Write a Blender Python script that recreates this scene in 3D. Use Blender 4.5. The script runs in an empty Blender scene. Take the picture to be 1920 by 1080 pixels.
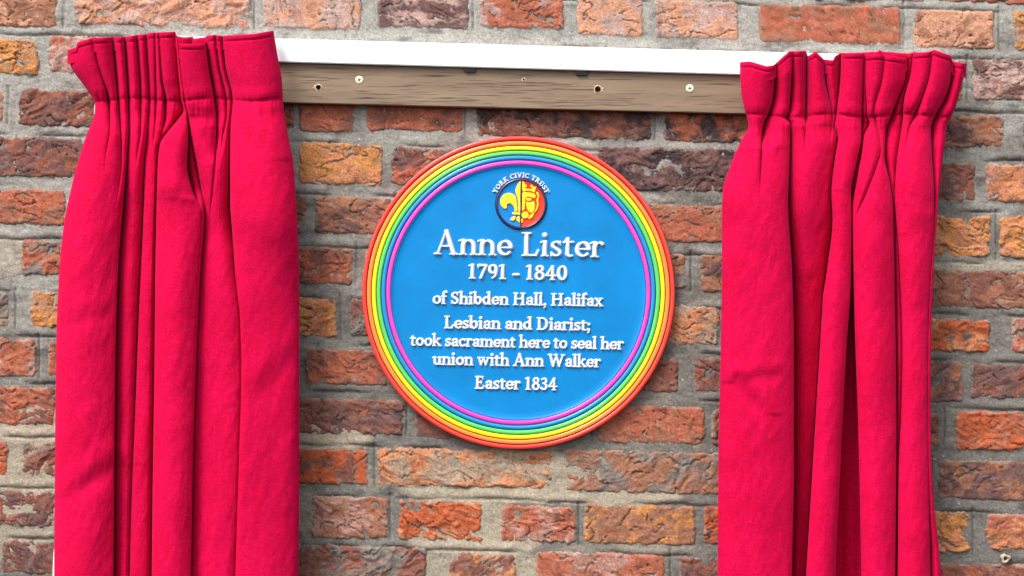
import bpy, math, random
import numpy as np
from mathutils import Vector

# ------------------------------------------------------------------ camera, sky, sun, exposure
scn = bpy.context.scene
CAMD = 3.0                      # camera distance from the mortar plane, metres
cam_data = bpy.data.cameras.new('camera')
cam = bpy.data.objects.new('camera', cam_data)
scn.collection.objects.link(cam)
cam.location = (0, -CAMD, 0)
cam.rotation_euler = (math.radians(90), 0, 0)
cam_data.sensor_width = 36
cam_data.lens = 36 * CAMD / 1.92
cam_data.clip_end = 100
scn.camera = cam

SUN_EL, SUN_AZ = math.radians(52), math.radians(-38)   # azimuth measured from the camera side, negative = from the left
world = bpy.data.worlds.new('World')
scn.world = world
world.use_nodes = True
nt = world.node_tree
bg = nt.nodes['Background']
sky = nt.nodes.new('ShaderNodeTexSky')
sky.sky_type = 'NISHITA'
sky.sun_disc = False
sky.sun_elevation = SUN_EL
sky.sun_rotation = math.radians(180) - SUN_AZ
sky.air_density = 1.0
sky.dust_density = 3.0
sky.ozone_density = 1.0
hs = nt.nodes.new('ShaderNodeHueSaturation')
hs.inputs['Saturation'].default_value = 0.30
nt.links.new(sky.outputs['Color'], hs.inputs['Color'])
nt.links.new(hs.outputs['Color'], bg.inputs['Color'])
bg.inputs['Strength'].default_value = 0.115

sun_data = bpy.data.lights.new('sun', 'SUN')
sun_data.energy = 1.4
sun_data.angle = math.radians(22)
sun_data.color = (1.0, 0.96, 0.90)
sun = bpy.data.objects.new('sun', sun_data)
scn.collection.objects.link(sun)
sd = Vector((math.sin(SUN_AZ) * math.cos(SUN_EL), -math.cos(SUN_AZ) * math.cos(SUN_EL), math.sin(SUN_EL)))
sun.rotation_euler = (-sd).to_track_quat('-Z', 'Y').to_euler()

scn.view_settings.view_transform = 'Standard'
scn.view_settings.look = 'None'
scn.view_settings.gamma = 1
scn.view_settings.exposure = 1.33
scn.render.resolution_x, scn.render.resolution_y = 1024, 576

# ------------------------------------------------------------------ helpers
COL = scn.collection
S = 0.001

def px(x, y, d=0.0):
    """photo measure (x right, y down) -> metres in the plane d millimetres in front of the mortar"""
    k = (CAMD - d * S) / CAMD
    return (x - 960) * S * k, -d * S, (540 - y) * S * k

def srgb(r, g, b, f=1.0):
    def c(v):
        v /= 255.0
        return v / 12.92 if v <= 0.04045 else ((v + 0.055) / 1.055) ** 2.4
    return tuple(c(v) * f for v in (r, g, b))

def empty(name, loc, label, cat, group=None):
    o = bpy.data.objects.new(name, None)
    COL.objects.link(o)
    o.location = loc
    o['label'] = label
    o['category'] = cat
    o.empty_display_size = 0.05
    if group: o['group'] = group
    bpy.context.view_layer.update()
    return o

def link(name, me, mat, parent=None, label=None):
    o = bpy.data.objects.new(name, me)
    COL.objects.link(o)
    if mat is not None and not me.materials: me.materials.append(mat)
    if parent is not None:
        o.parent = parent
        if parent.name in PINV: o.matrix_parent_inverse = PINV[parent.name]   # parts of parts: their parent already stands at the world origin
    if label: o['label'] = label
    return o

PINV = {}
def reg(o):
    bpy.context.view_layer.update()
    PINV[o.name] = o.matrix_world.inverted()
    return o

def mesh_np(name, V, F, col=None, smooth=True):
    V = np.asarray(V, np.float32); F = np.asarray(F, np.int32)
    k = F.shape[1]
    me = bpy.data.meshes.new(name)
    me.vertices.add(len(V)); me.vertices.foreach_set('co', V.ravel())
    me.loops.add(F.size); me.loops.foreach_set('vertex_index', F.ravel())
    me.polygons.add(len(F))
    me.polygons.foreach_set('loop_start', np.arange(0, F.size, k, dtype=np.int32))
    me.polygons.foreach_set('loop_total', np.full(len(F), k, np.int32))
    me.polygons.foreach_set('use_smooth', np.full(len(F), smooth))
    me.update(calc_edges=True)
    if col is not None:
        a = me.color_attributes.new('col', 'FLOAT_COLOR', 'POINT')
        c = np.ones((len(V), 4), np.float32); c[:, :3] = col
        a.data.foreach_set('color', c.ravel())
    return me

def mesh_py(name, V, F, smooth=False):
    me = bpy.data.meshes.new(name)
    me.from_pydata([tuple(v) for v in V], [], F)
    if smooth: me.polygons.foreach_set('use_smooth', [True] * len(me.polygons))
    me.update()
    return me

def grid_faces(nv, nu):
    i = np.arange(nv * nu).reshape(nv, nu)
    return np.stack([i[:-1, :-1], i[1:, :-1], i[1:, 1:], i[:-1, 1:]], -1).reshape(-1, 4)

def hash2(ix, iy, seed):
    h = (ix.astype(np.int64) * 374761393 + iy.astype(np.int64) * 668265263 + seed * 974634777) & 0xffffffff
    h = ((h ^ (h >> 13)) * 1274126177) & 0xffffffff
    h = ((h ^ (h >> 15)) * 2246822519) & 0xffffffff
    return ((h ^ (h >> 16)) & 0xffffff) / float(0xffffff)

def noise(x, y, seed=0):
    """smooth gradient-like noise, -1..1"""
    ix = np.floor(x); iy = np.floor(y)
    fx = x - ix; fy = y - iy
    u = fx * fx * fx * (fx * (fx * 6 - 15) + 10); v = fy * fy * fy * (fy * (fy * 6 - 15) + 10)
    def g(a, b):
        t = hash2(a, b, seed) * 6.2831853
        return np.cos(t), np.sin(t)
    r = 0
    gx, gy = g(ix, iy);         n00 = gx * fx + gy * fy
    gx, gy = g(ix + 1, iy);     n10 = gx * (fx - 1) + gy * fy
    gx, gy = g(ix, iy + 1);     n01 = gx * fx + gy * (fy - 1)
    gx, gy = g(ix + 1, iy + 1); n11 = gx * (fx - 1) + gy * (fy - 1)
    return ((n00 * (1 - u) + n10 * u) * (1 - v) + (n01 * (1 - u) + n11 * u) * v) * 1.5

def fbm(x, y, seed=0, o=4, gain=0.5):
    r = 0; a = 1; t = 0
    for k in range(o):
        r = r + a * noise(x * 2 ** k + 17.3 * k, y * 2 ** k - 9.1 * k, seed + k * 13); t += a; a *= gain
    return r / t

def sstep(a, b, x):
    t = np.clip((x - a) / (b - a), 0, 1)
    return t * t * (3 - 2 * t)

def rowmix(a, b, t):
    return a * (1 - t[..., None]) + b * t[..., None]

# ------------------------------------------------------------------ materials
def new_mat(name):
    m = bpy.data.materials.new(name); m.use_nodes = True
    return m, m.node_tree, m.node_tree.nodes['Principled BSDF']

def N(nt, t, **kw):
    n = nt.nodes.new(t)
    for k, v in kw.items():
        if k in n.inputs: n.inputs[k].default_value = v
        else: setattr(n, k, v)
    return n

def masonry(name, speck, bump1, bump2, rough=0.92, s1=420, s2=1400):
    m, nt, p = new_mat(name)
    at = N(nt, 'ShaderNodeAttribute', attribute_name='col')
    tc = N(nt, 'ShaderNodeNewGeometry')
    n1 = N(nt, 'ShaderNodeTexNoise', Scale=s1, Detail=5.0, Roughness=0.7)
    n2 = N(nt, 'ShaderNodeTexNoise', Scale=s2, Detail=2.0, Roughness=0.6)
    for n in (n1, n2): nt.links.new(tc.outputs['Position'], n.inputs['Vector'])
    mr = N(nt, 'ShaderNodeMapRange')
    mr.inputs['From Min'].default_value = 0.3; mr.inputs['From Max'].default_value = 0.7
    mr.inputs['To Min'].default_value = 1 - speck; mr.inputs['To Max'].default_value = 1 + speck
    nt.links.new(n1.outputs['Fac'], mr.inputs['Value'])
    vm = N(nt, 'ShaderNodeVectorMath', operation='SCALE')
    nt.links.new(at.outputs['Color'], vm.inputs[0]); nt.links.new(mr.outputs['Result'], vm.inputs['Scale'])
    nt.links.new(vm.outputs['Vector'], p.inputs['Base Color'])
    p.inputs['Roughness'].default_value = rough
    p.inputs['Specular IOR Level'].default_value = 0.25
    b1 = N(nt, 'ShaderNodeBump', Strength=bump1, Distance=0.003)
    b2 = N(nt, 'ShaderNodeBump', Strength=bump2, Distance=0.001)
    nt.links.new(n1.outputs['Fac'], b1.inputs['Height']); nt.links.new(n2.outputs['Fac'], b2.inputs['Height'])
    nt.links.new(b1.outputs['Normal'], b2.inputs['Normal']); nt.links.new(b2.outputs['Normal'], p.inputs['Normal'])
    return m

M_BRICK = masonry('weathered_brick', 0.42, 0.6, 0.6, s1=330)
M_MORTAR = masonry('lime_mortar', 0.40, 0.6, 0.8, s1=330, s2=1500)

def paint(name, col, rough=0.28, coat=0.6, bump=0.10, scale=60, mott=0.06, spec=0.5):
    m, nt, p = new_mat(name)
    tc = N(nt, 'ShaderNodeNewGeometry')
    n = N(nt, 'ShaderNodeTexNoise', Scale=scale, Detail=4.0, Roughness=0.6)
    nt.links.new(tc.outputs['Position'], n.inputs['Vector'])
    mr = N(nt, 'ShaderNodeMapRange')
    mr.inputs['From Min'].default_value = 0.3; mr.inputs['From Max'].default_value = 0.7
    mr.inputs['To Min'].default_value = 1 - mott; mr.inputs['To Max'].default_value = 1 + mott
    nt.links.new(n.outputs['Fac'], mr.inputs['Value'])
    vm = N(nt, 'ShaderNodeVectorMath', operation='SCALE')
    vm.inputs[0].default_value = col
    nt.links.new(mr.outputs['Result'], vm.inputs['Scale'])
    nt.links.new(vm.outputs['Vector'], p.inputs['Base Color'])
    p.inputs['Roughness'].default_value = rough
    p.inputs['Specular IOR Level'].default_value = spec
    p.inputs['Coat Weight'].default_value = coat
    p.inputs['Coat Roughness'].default_value = 0.12
    b = N(nt, 'ShaderNodeBump', Strength=bump, Distance=0.001)
    nt.links.new(n.outputs['Fac'], b.inputs['Height']); nt.links.new(b.outputs['Normal'], p.inputs['Normal'])
    return m

M_BLUE = paint('blue_enamel', (0.0, 0.205, 0.53), rough=0.45, coat=0.08, spec=0.2, scale=14, mott=0.10, bump=0.15)
M_BAND = [paint('red_enamel', (0.80, 0.040, 0.025)), paint('orange_enamel', (0.90, 0.25, 0.04)),
          paint('yellow_enamel', (0.95, 0.80, 0.0)), paint('green_enamel', (0.10, 0.60, 0.12)),
          paint('ring_blue_enamel', (0.0, 0.25, 0.60)), paint('pink_enamel', (0.78, 0.05, 0.48))]
M_NAVY = paint('navy_enamel', (0.010, 0.010, 0.055), rough=0.35)
M_WHITE = paint('white_enamel', (0.69, 0.70, 0.75), rough=0.35, coat=0.3)
M_GOLD = paint('yellow_emblem_enamel', (0.93, 0.66, 0.0), rough=0.3)
M_ERED = paint('emblem_red_enamel', (0.84, 0.04, 0.02), rough=0.45, coat=0.1, spec=0.25)
M_EBLUE = paint('emblem_blue_enamel', (0.0, 0.19, 0.60), rough=0.45, coat=0.1, spec=0.25)
M_UPVC = paint('white_fascia_paint', (0.86, 0.87, 0.89), rough=0.35, coat=0.3, mott=0.01, bump=0.02)
M_DARK = paint('dark_fitting_metal', (0.03, 0.022, 0.02), rough=0.5, coat=0)
M_SCREW = paint('screw_plating', (0.72, 0.70, 0.52), rough=0.35, coat=0.2, scale=500)
M_RECESS = paint('screw_recess', (0.05, 0.08, 0.02), rough=0.6, coat=0)
M_RAW = paint('splintered_wood', (0.62, 0.47, 0.26), rough=0.9, coat=0, scale=700, mott=0.3, bump=0.6)
M_PLUG = paint('beige_plastic_plug', (0.42, 0.34, 0.24), rough=0.6, coat=0, scale=400, mott=0.2)

def wood():
    m, nt, p = new_mat('weathered_oak')
    tc = N(nt, 'ShaderNodeNewGeometry')
    mp = N(nt, 'ShaderNodeMapping'); mp.inputs['Rotation'].default_value = (0, -0.012, 0)
    mp.inputs['Scale'].default_value = (13, 60, 620)
    nt.links.new(tc.outputs['Position'], mp.inputs['Vector'])
    n = N(nt, 'ShaderNodeTexNoise', Scale=1.0, Detail=1.5, Roughness=0.5, Distortion=0.15)
    nt.links.new(mp.outputs['Vector'], n.inputs['Vector'])
    r = N(nt, 'ShaderNodeMapRange'); r.inputs['From Min'].default_value = 0.61; r.inputs['From Max'].default_value = 0.68
    nt.links.new(n.outputs['Fac'], r.inputs['Value'])
    mp2 = N(nt, 'ShaderNodeMapping'); mp2.inputs['Scale'].default_value = (4, 30, 45)
    nt.links.new(tc.outputs['Position'], mp2.inputs['Vector'])
    n2 = N(nt, 'ShaderNodeTexNoise', Scale=1.0, Detail=5.0, Roughness=0.65)
    nt.links.new(mp2.outputs['Vector'], n2.inputs['Vector'])
    cr = N(nt, 'ShaderNodeValToRGB')
    cr.color_ramp.elements[0].position = 0.3; cr.color_ramp.elements[0].color = (0.175, 0.118, 0.076, 1)
    cr.color_ramp.elements[1].position = 0.7; cr.color_ramp.elements[1].color = (0.28, 0.196, 0.128, 1)
    nt.links.new(n2.outputs['Fac'], cr.inputs['Fac'])
    mx = N(nt, 'ShaderNodeMix', data_type='RGBA')
    nt.links.new(r.outputs['Result'], mx.inputs['Factor'])
    nt.links.new(cr.outputs['Color'], mx.inputs[6]); mx.inputs[7].default_value = (0.075, 0.045, 0.028, 1)
    nt.links.new(mx.outputs[2], p.inputs['Base Color'])
    p.inputs['Roughness'].default_value = 0.75
    b = N(nt, 'ShaderNodeBump', Strength=0.5, Distance=-0.001)
    nt.links.new(r.outputs['Result'], b.inputs['Height']); nt.links.new(b.outputs['Normal'], p.inputs['Normal'])
    return m
M_WOOD = wood()

def cloth(name, base, hi, sheen=0.2):
    m, nt, p = new_mat(name)
    tc = N(nt, 'ShaderNodeNewGeometry')
    # woven slub: fine horizontal and vertical threads
    def nz(scale, sc, detail=3.0):
        mp = N(nt, 'ShaderNodeMapping'); mp.inputs['Scale'].default_value = scale
        nt.links.new(tc.outputs['Position'], mp.inputs['Vector'])
        n = N(nt, 'ShaderNodeTexNoise', Scale=sc, Detail=detail, Roughness=0.65)
        nt.links.new(mp.outputs['Vector'], n.inputs['Vector'])
        return n
    nb = nz((1, 1, 1), 9, 4.0)          # broad mottling
    nj = nz((1, 1, 0.45), 55, 2.0)      # jacquard sprigs
    nj.inputs['Distortion'].default_value = 2.5
    nf = nz((1, 1, 1), 420, 4.0)        # pile
    nh = nz((0.22, 1, 1.6), 300, 3.0)   # weft
    jr = N(nt, 'ShaderNodeMapRange'); jr.inputs['From Min'].default_value = 0.50; jr.inputs['From Max'].default_value = 0.62
    nt.links.new(nj.outputs['Fac'], jr.inputs['Value'])
    def add(a, b, wa, wb):
        x = N(nt, 'ShaderNodeMath', operation='MULTIPLY'); x.inputs[1].default_value = wa; nt.links.new(a, x.inputs[0])
        y = N(nt, 'ShaderNodeMath', operation='MULTIPLY_ADD'); y.inputs[1].default_value = wb
        nt.links.new(b, y.inputs[0]); nt.links.new(x.outputs[0], y.inputs[2])
        return y.outputs[0]
    f = add(nb.outputs['Fac'], jr.outputs['Result'], 0.45, 0.12)
    f2 = add(nf.outputs['Fac'], nh.outputs['Fac'], 0.5, 0.5)
    f3 = add(f, f2, 1.0, 1.7)
    mr = N(nt, 'ShaderNodeMapRange'); mr.inputs['From Min'].default_value = 0.80; mr.inputs['From Max'].default_value = 1.42
    nt.links.new(f3, mr.inputs['Value'])
    mx = N(nt, 'ShaderNodeMix', data_type='RGBA')
    nt.links.new(mr.outputs['Result'], mx.inputs['Factor'])
    mx.inputs[6].default_value = (*base, 1); mx.inputs[7].default_value = (*hi, 1)
    nt.links.new(mx.outputs[2], p.inputs['Base Color'])
    p.inputs['Roughness'].default_value = 0.9
    p.inputs['Specular IOR Level'].default_value = 0.05
    p.inputs['Sheen Weight'].default_value = sheen
    p.inputs['Sheen Roughness'].default_value = 0.4
    p.inputs['Sheen Tint'].default_value = (1.0, 0.12, 0.45, 1)
    b = N(nt, 'ShaderNodeBump', Strength=0.6, Distance=0.0009)
    nt.links.new(f2, b.inputs['Height'])
    b2 = N(nt, 'ShaderNodeBump', Strength=0.25, Distance=0.0008)
    nt.links.new(jr.outputs['Result'], b2.inputs['Height'])
    nt.links.new(b.outputs['Normal'], b2.inputs['Normal'])
    nt.links.new(b2.outputs['Normal'], p.inputs['Normal'])
    return m
M_CLOTH = cloth('crimson_curtain_cloth', (0.42, 0.001, 0.024), (0.62, 0.004, 0.068))
M_HEM = cloth('crimson_hem_cloth', (0.40, 0.001, 0.024), (0.58, 0.003, 0.064))
M_LINING = cloth('white_lining_cloth', (0.75, 0.75, 0.75), (0.82, 0.82, 0.82), 0)

# ------------------------------------------------------------------ the brick wall
SL = 0.026                                    # the courses fall slightly to the right
ROW0 = [-112, -24, 68, 166, 256, 353, 450, 547, 633, 722, 822, 917, 1012, 1105, 1198]
ROW1 = [-40, 50, 140, 238, 330, 420, 517, 613, 704, 795, 890, 985, 1080, 1172, 1265]
C = {'O': (218, 146, 104), 'Y': (220, 150, 88), 'R': (194, 112, 86), 'F': (204, 104, 66), 'B': (150, 98, 84),
     'P': (126, 92, 88), 'D': (84, 68, 68), 'T': (190, 160, 136), 'K': (198, 148, 132), 'N': (176, 122, 96), 'G': (146, 134, 126), 'L': (224, 164, 132), 'M': (208, 172, 160)}  # L, M: O and K with the wall-top light painted in, plus lime bloom
# row: (x0, x1, y0, y1, main colour, second colour, roughness, share of second)
BR = {
 1: [(-130,108,-20,50,'L','N',.7,.5),(140,470,-20,50,'L','M',1.3,.5),(493,678,-20,55,'M','L',.8,.35),(706,880,-18,53,'P','M',.7,.5),
     (898,1058,-16,54,'R','M',.9,.4),(1082,1207,-14,68,'L','M',.5,.4),(1227,1385,1,74,'L','M',.6,.5),(1420,1690,8,82,'R','N',1.0,.4),
     (1713,1865,19,92,'L','N',.5,.4),(1898,2060,22,98,'Y','G',1.2,.4)],
 2: [(-130,72,72,140,'Y','T',1.2,.4),(92,200,68,138,'M','R',1.0,.4),(1690,1803,110,190,'Y','T',1.0,.4),(1825,2040,112,190,'M','P',.9,.5)],
 3: [(-120,6,168,226,'O','K',1,.4),(35,190,167,238,'B','P',1.1,.4),(430,553,176,240,'B','R',.6,.4),(562,665,180,248,'R','B',.5,.35),(686,868,182,247,'R','B',.6,.35),
     (893,1222,190,260,'B','D',1.0,.5),(1242,1440,196,268,'R','D',.8,.5),(1680,1882,214,277,'N','P',1.2,.5),(1917,2100,222,290,'D','B',1,.5)],
 4: [(-120,158,256,331,'B','P',.9,.6),(560,718,268,348,'Y','O',.8,.4),(734,900,277,348,'R','P',1.1,.5),(1122,1420,277,360,'D','P',1.3,.6),
     (1640,1828,304,376,'B','P',1.0,.4),(1847,2020,308,381,'O','K',1.0,.5)],
 5: [(-120,125,353,421,'R','N',.9,.5),(420,574,366,436,'B','G',.8,.4),(590,735,368,440,'N','P',1.1,.5),(1190,1405,384,455,'R','N',.7,.4),
     (1660,1857,402,482,'O','Y',1.4,.4),(1873,2070,406,485,'Y','O',1.3,.5)],
 6: [(-140,-20,450,517,'B','G',1,.5),(40,160,452,516,'R','G',1.1,.4),(470,662,462,532,'R','B',1.1,.5),(1200,1288,476,542,'N','G',.7,.5),(1312,1450,478,550,'N','P',.7,.5),
     (1600,1990,504,578,'B','N',.7,.5)],
 7: [(-120,18,548,612,'G','T',1.2,.5),(56,200,547,616,'Y','T',1.1,.4),(470,632,557,632,'Y','O',1.3,.4),(655,760,560,632,'B','G',.8,.5),(1215,1348,573,646,'O','T',1.0,.5),
     (1650,1855,597,660,'F','O',1.3,.4),(1896,2080,598,664,'R','K',1,.5)],
 8: [(-120,68,633,706,'K','R',.9,.5),(90,220,640,708,'B','R',.9,.4),(572,725,655,723,'R','B',1.1,.5),(1170,1272,670,736,'B','N',.6,.4),(1300,1440,671,737,'B','P',.9,.4),
     (1640,1805,675,752,'N','P',1.2,.5),(1820,2040,683,749,'B','P',.8,.5)],
 9: [(-160,104,722,796,'B','R',1.0,.5),(440,757,746,813,'B','P',1.2,.5),(778,900,766,824,'B','P',.5,.5),(1120,1322,760,832,'R','N',.7,.4),(1334,1480,765,838,'B','P',.9,.4),
     (1600,1762,772,838,'B','N',1.1,.4),(1792,2030,772,846,'F','R',1.3,.4)],
 10:[(-140,16,822,890,'F','R',1,.3),(40,180,826,892,'B','G',1.2,.5),(450,690,839,907,'F','B',.7,.3),(706,1035,842,914,'O','T',1.2,.5),(1058,1400,846,926,'N','G',1.0,.5),
     (1758,2000,864,939,'N','P',.7,.6)],
 11:[(-130,104,917,986,'B','P',1.1,.5),(300,562,924,1000,'B','P',1,.5),(584,728,931,1010,'N','K',1.1,.5),(748,905,940,1014,'F','O',1.4,.3),(938,1080,948,1017,'R','K',1.2,.5),(1095,1303,946,1022,'N','Y',.7,.35),
     (1318,1480,950,1024,'F','P',1,.4),(1620,1817,958,1035,'Y','O',1.4,.4),(1848,2060,966,1034,'R','O',1.0,.4)],
 12:[(3,140,1014,1076,'P','B',1.3,.4),(520,800,1022,1096,'B','G',1.2,.5),(843,968,1036,1104,'O','B',1.1,.5),(1004,1248,1036,1108,'R','K',.8,.5),(1272,1440,1044,1114,'B','P',1,.5),
     (1640,1995,1056,1128,'B','R',.9,.4)],
}
rnd = random.Random(7)
XMIN, XMAX = -340, 2260
bricks = []
for r in range(15):
    lst = sorted(BR.get(r, []))
    for b in lst: bricks.append((r,) + b)
    pos = XMIN + rnd.uniform(0, 60)
    gaps = []
    for b in lst:
        gaps.append((pos, b[0] - 22)); pos = b[1] + 22
    gaps.append((pos, XMAX))
    for g0, g1 in gaps:
        w = g1 - g0
        if w < 45: continue
        n = max(1, round((w + 20) / 175))
        bw = (w + 20) / n
        xs = [g0]
        for k in range(1, n): xs.append(g0 + k * bw + rnd.uniform(-22, 22))
        xs.append(g1 + 20)
        for k in range(n):
            a, b = xs[k], xs[k + 1] - 20
            xc = (a + b) / 2
            c1, c2 = rnd.choice('ORBPNKFRBN'), rnd.choice('BPNKGOR')
            bricks.append((r, a, b, ROW0[r] + SL * xc + rnd.uniform(-3, 3), ROW1[r] + SL * xc + rnd.uniform(-3, 3), c1, c2, rnd.uniform(.6, 1.3), .45))

AL = 0.71          # display brightness of a lit surface -> albedo
wall = reg(empty('brick_wall', (0, 0, -0.75), 'old weathered red brick wall behind the round plaque and both curtains', 'wall'))

def brick_height(x, y, b, seed):
    """front relief in mm for points (photo mm) of brick b; drops into the mortar outside its outline"""
    r, x0, x1, y0, y1, c1, c2, ro, sh = b
    xc, yc = (x0 + x1) / 2, (y0 + y1) / 2
    lx = x - xc; ly = y - yc - SL * (x - xc)
    hw, hh = (x1 - x0) / 2, (y1 - y0) / 2
    wob = 3.2 * fbm(x / 34, y / 34, seed + 3, 3) + 2.0 * noise(x / 9, y / 9, seed + 5) + 1.0 * noise(x / 4, y / 4, seed + 6)
    rad = 9
    qx = np.abs(lx) - hw + rad; qy = np.abs(ly) - hh + rad
    d = rad - (np.hypot(np.maximum(qx, 0), np.maximum(qy, 0)) + np.minimum(np.maximum(qx, qy), 0)) + wob * (0.8 + 0.4 * ro)
    wx = x + 12 * noise(x / 40, y / 40, seed + 8); wy = y + 12 * noise(x / 40, y / 40, seed + 9)
    an = 0.9 * noise(np.full((1, 1), seed * .37), np.full((1, 1), 1.7), 3)
    wy2 = wy + an * wx
    n1 = fbm(wx / 45, wy2 / 32, seed + 11, 3)
    n2 = fbm(wx / 17, wy2 / 11, seed + 21, 4, 0.6)
    rid = 1 - np.abs(fbm(wx / 34, wy2 / 22, seed + 31, 3, 0.55)) * 2.6
    ter = np.round((n1 * 2.6 + n2 * 0.7) * 1.3) / 1.3
    h = 3.6 + ro ** 1.6 * (2.0 * n1 + 1.4 * n2 + 0.9 * (rid - 0.4) + 0.7 * ter) + 0.5 * n2
    cr = np.abs(noise(wx / 55, wy2 / 30, seed + 41) + 0.12 * noise(wx / 9, wy / 9, seed + 42))
    crk = (1 - sstep(0.0, 0.05, cr)) * sstep(-0.15, 0.15, noise(x / 60, y / 60, seed + 43))
    cr2 = np.abs(noise(wx / 30, wy / 40, seed + 51) + 0.1 * noise(wx / 7, wy / 7, seed + 52))
    crk2 = (1 - sstep(0.0, 0.03, cr2)) * sstep(0.1, 0.35, noise(x / 50, y / 50, seed + 53))
    h = h - 5.0 * crk - 3.6 * crk2
    pit = sstep(0.62, 0.8, noise(x / 11, y / 8, seed + 61))
    h = h - 3.5 * pit
    edge = 1 - sstep(-1.0, 5.5, d)
    h = h - 3.0 * edge - 14 * (1 - sstep(-4.0, 0.8, d))
    return h, d, n1, n2, np.maximum(crk, np.maximum(crk2, pit))

def brick_mesh(idx, b):
    r, x0, x1, y0, y1, c1, c2, ro, sh = b
    seed = 100 + idx * 71
    vis = x1 > -20 and x0 < 1940 and y1 > -20 and y0 < 1100
    hid = (x0 > 230 and x1 < 520) or (x0 > 1400 and x1 < 1730) or math.hypot((x0+x1)/2 - 972, (y0+y1)/2 - 549) < 190
    st = 2.0 if vis and not hid else 4.5
    m = 7
    xs = np.arange(x0 - m, x1 + m + st, st)
    yt, yb = y0 - m - SL * (x1 - x0) / 2, y1 + m + SL * (x1 - x0) / 2
    ys = np.arange(yt, yb + st, st)
    X, Y = np.meshgrid(xs, ys)
    h, d, n1, n2, crk = brick_height(X, Y, b, seed)
    A = np.array(srgb(*C[c1], AL)); B = np.array(srgb(*C[c2], AL))
    t = sstep(-0.10, 0.16, fbm(X / 62, Y / 45, seed + 71, 4, .6) + (sh - 0.5) * 0.7)
    col = rowmix(A, B, t)
    hsv = 1 + 0.34 * n2 + 0.22 * n1 + 0.20 * noise(X / 4.3, Y / 3.6, seed + 77)
    col = col * hsv[..., None]
    # raw orange where the face has broken deep, soot in patches, lime bloom near the edges
    raw = sstep(0.10, 0.5, -n1 * ro) * 0.45
    col = rowmix(col, np.array(srgb(214, 118, 74, AL)) * np.ones(3), raw) if c1 not in 'DPG' else col
    soot_or_shade = sstep(0.20, 0.50, fbm(X / 38, Y / 28, seed + 81, 4, .6)) * 0.55
    col = rowmix(col, np.array(srgb(76, 64, 64, AL)), soot_or_shade)
    lime = sstep(0.22, 0.5, fbm(X / 24, Y / 18, seed + 91, 4, .6)) * 0.55 + (1 - sstep(-1, 8, d)) * 0.75 * sstep(-0.35, .3, noise(X / 20, Y / 20, seed + 93))
    col = rowmix(col, np.array(srgb(168, 158, 146, AL)), np.clip(lime, 0, .8))
    col = rowmix(col, np.array(srgb(60, 44, 40, AL)), crk * 0.6)
    k = (CAMD - h * S) / CAMD
    V = np.stack([(X - 960) * S, -h * S, (540 - Y) * S], -1).reshape(-1, 3)
    F = grid_faces(*X.shape)
    # leave out cells wholly buried in the mortar
    keepv = (h > -9).ravel()
    F = F[keepv[F].any(1)]
    used = np.zeros(len(V), bool); used[F] = True
    remap = np.cumsum(used) - 1
    V = V[used]; F = remap[F]; cc = np.clip(col.reshape(-1, 3)[used], 0.004, 0.85)
    c0 = np.array([((x0 + x1) / 2 - 960) * S, 0, (540 - (y0 + y1) / 2) * S])
    me = mesh_np('brick', V - c0, F, cc)
    return me, c0

for i, b in enumerate(bricks):
    me, c0 = brick_mesh(i, b)
    o = link('brick', me, M_BRICK, wall)
    o.location = c0

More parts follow.
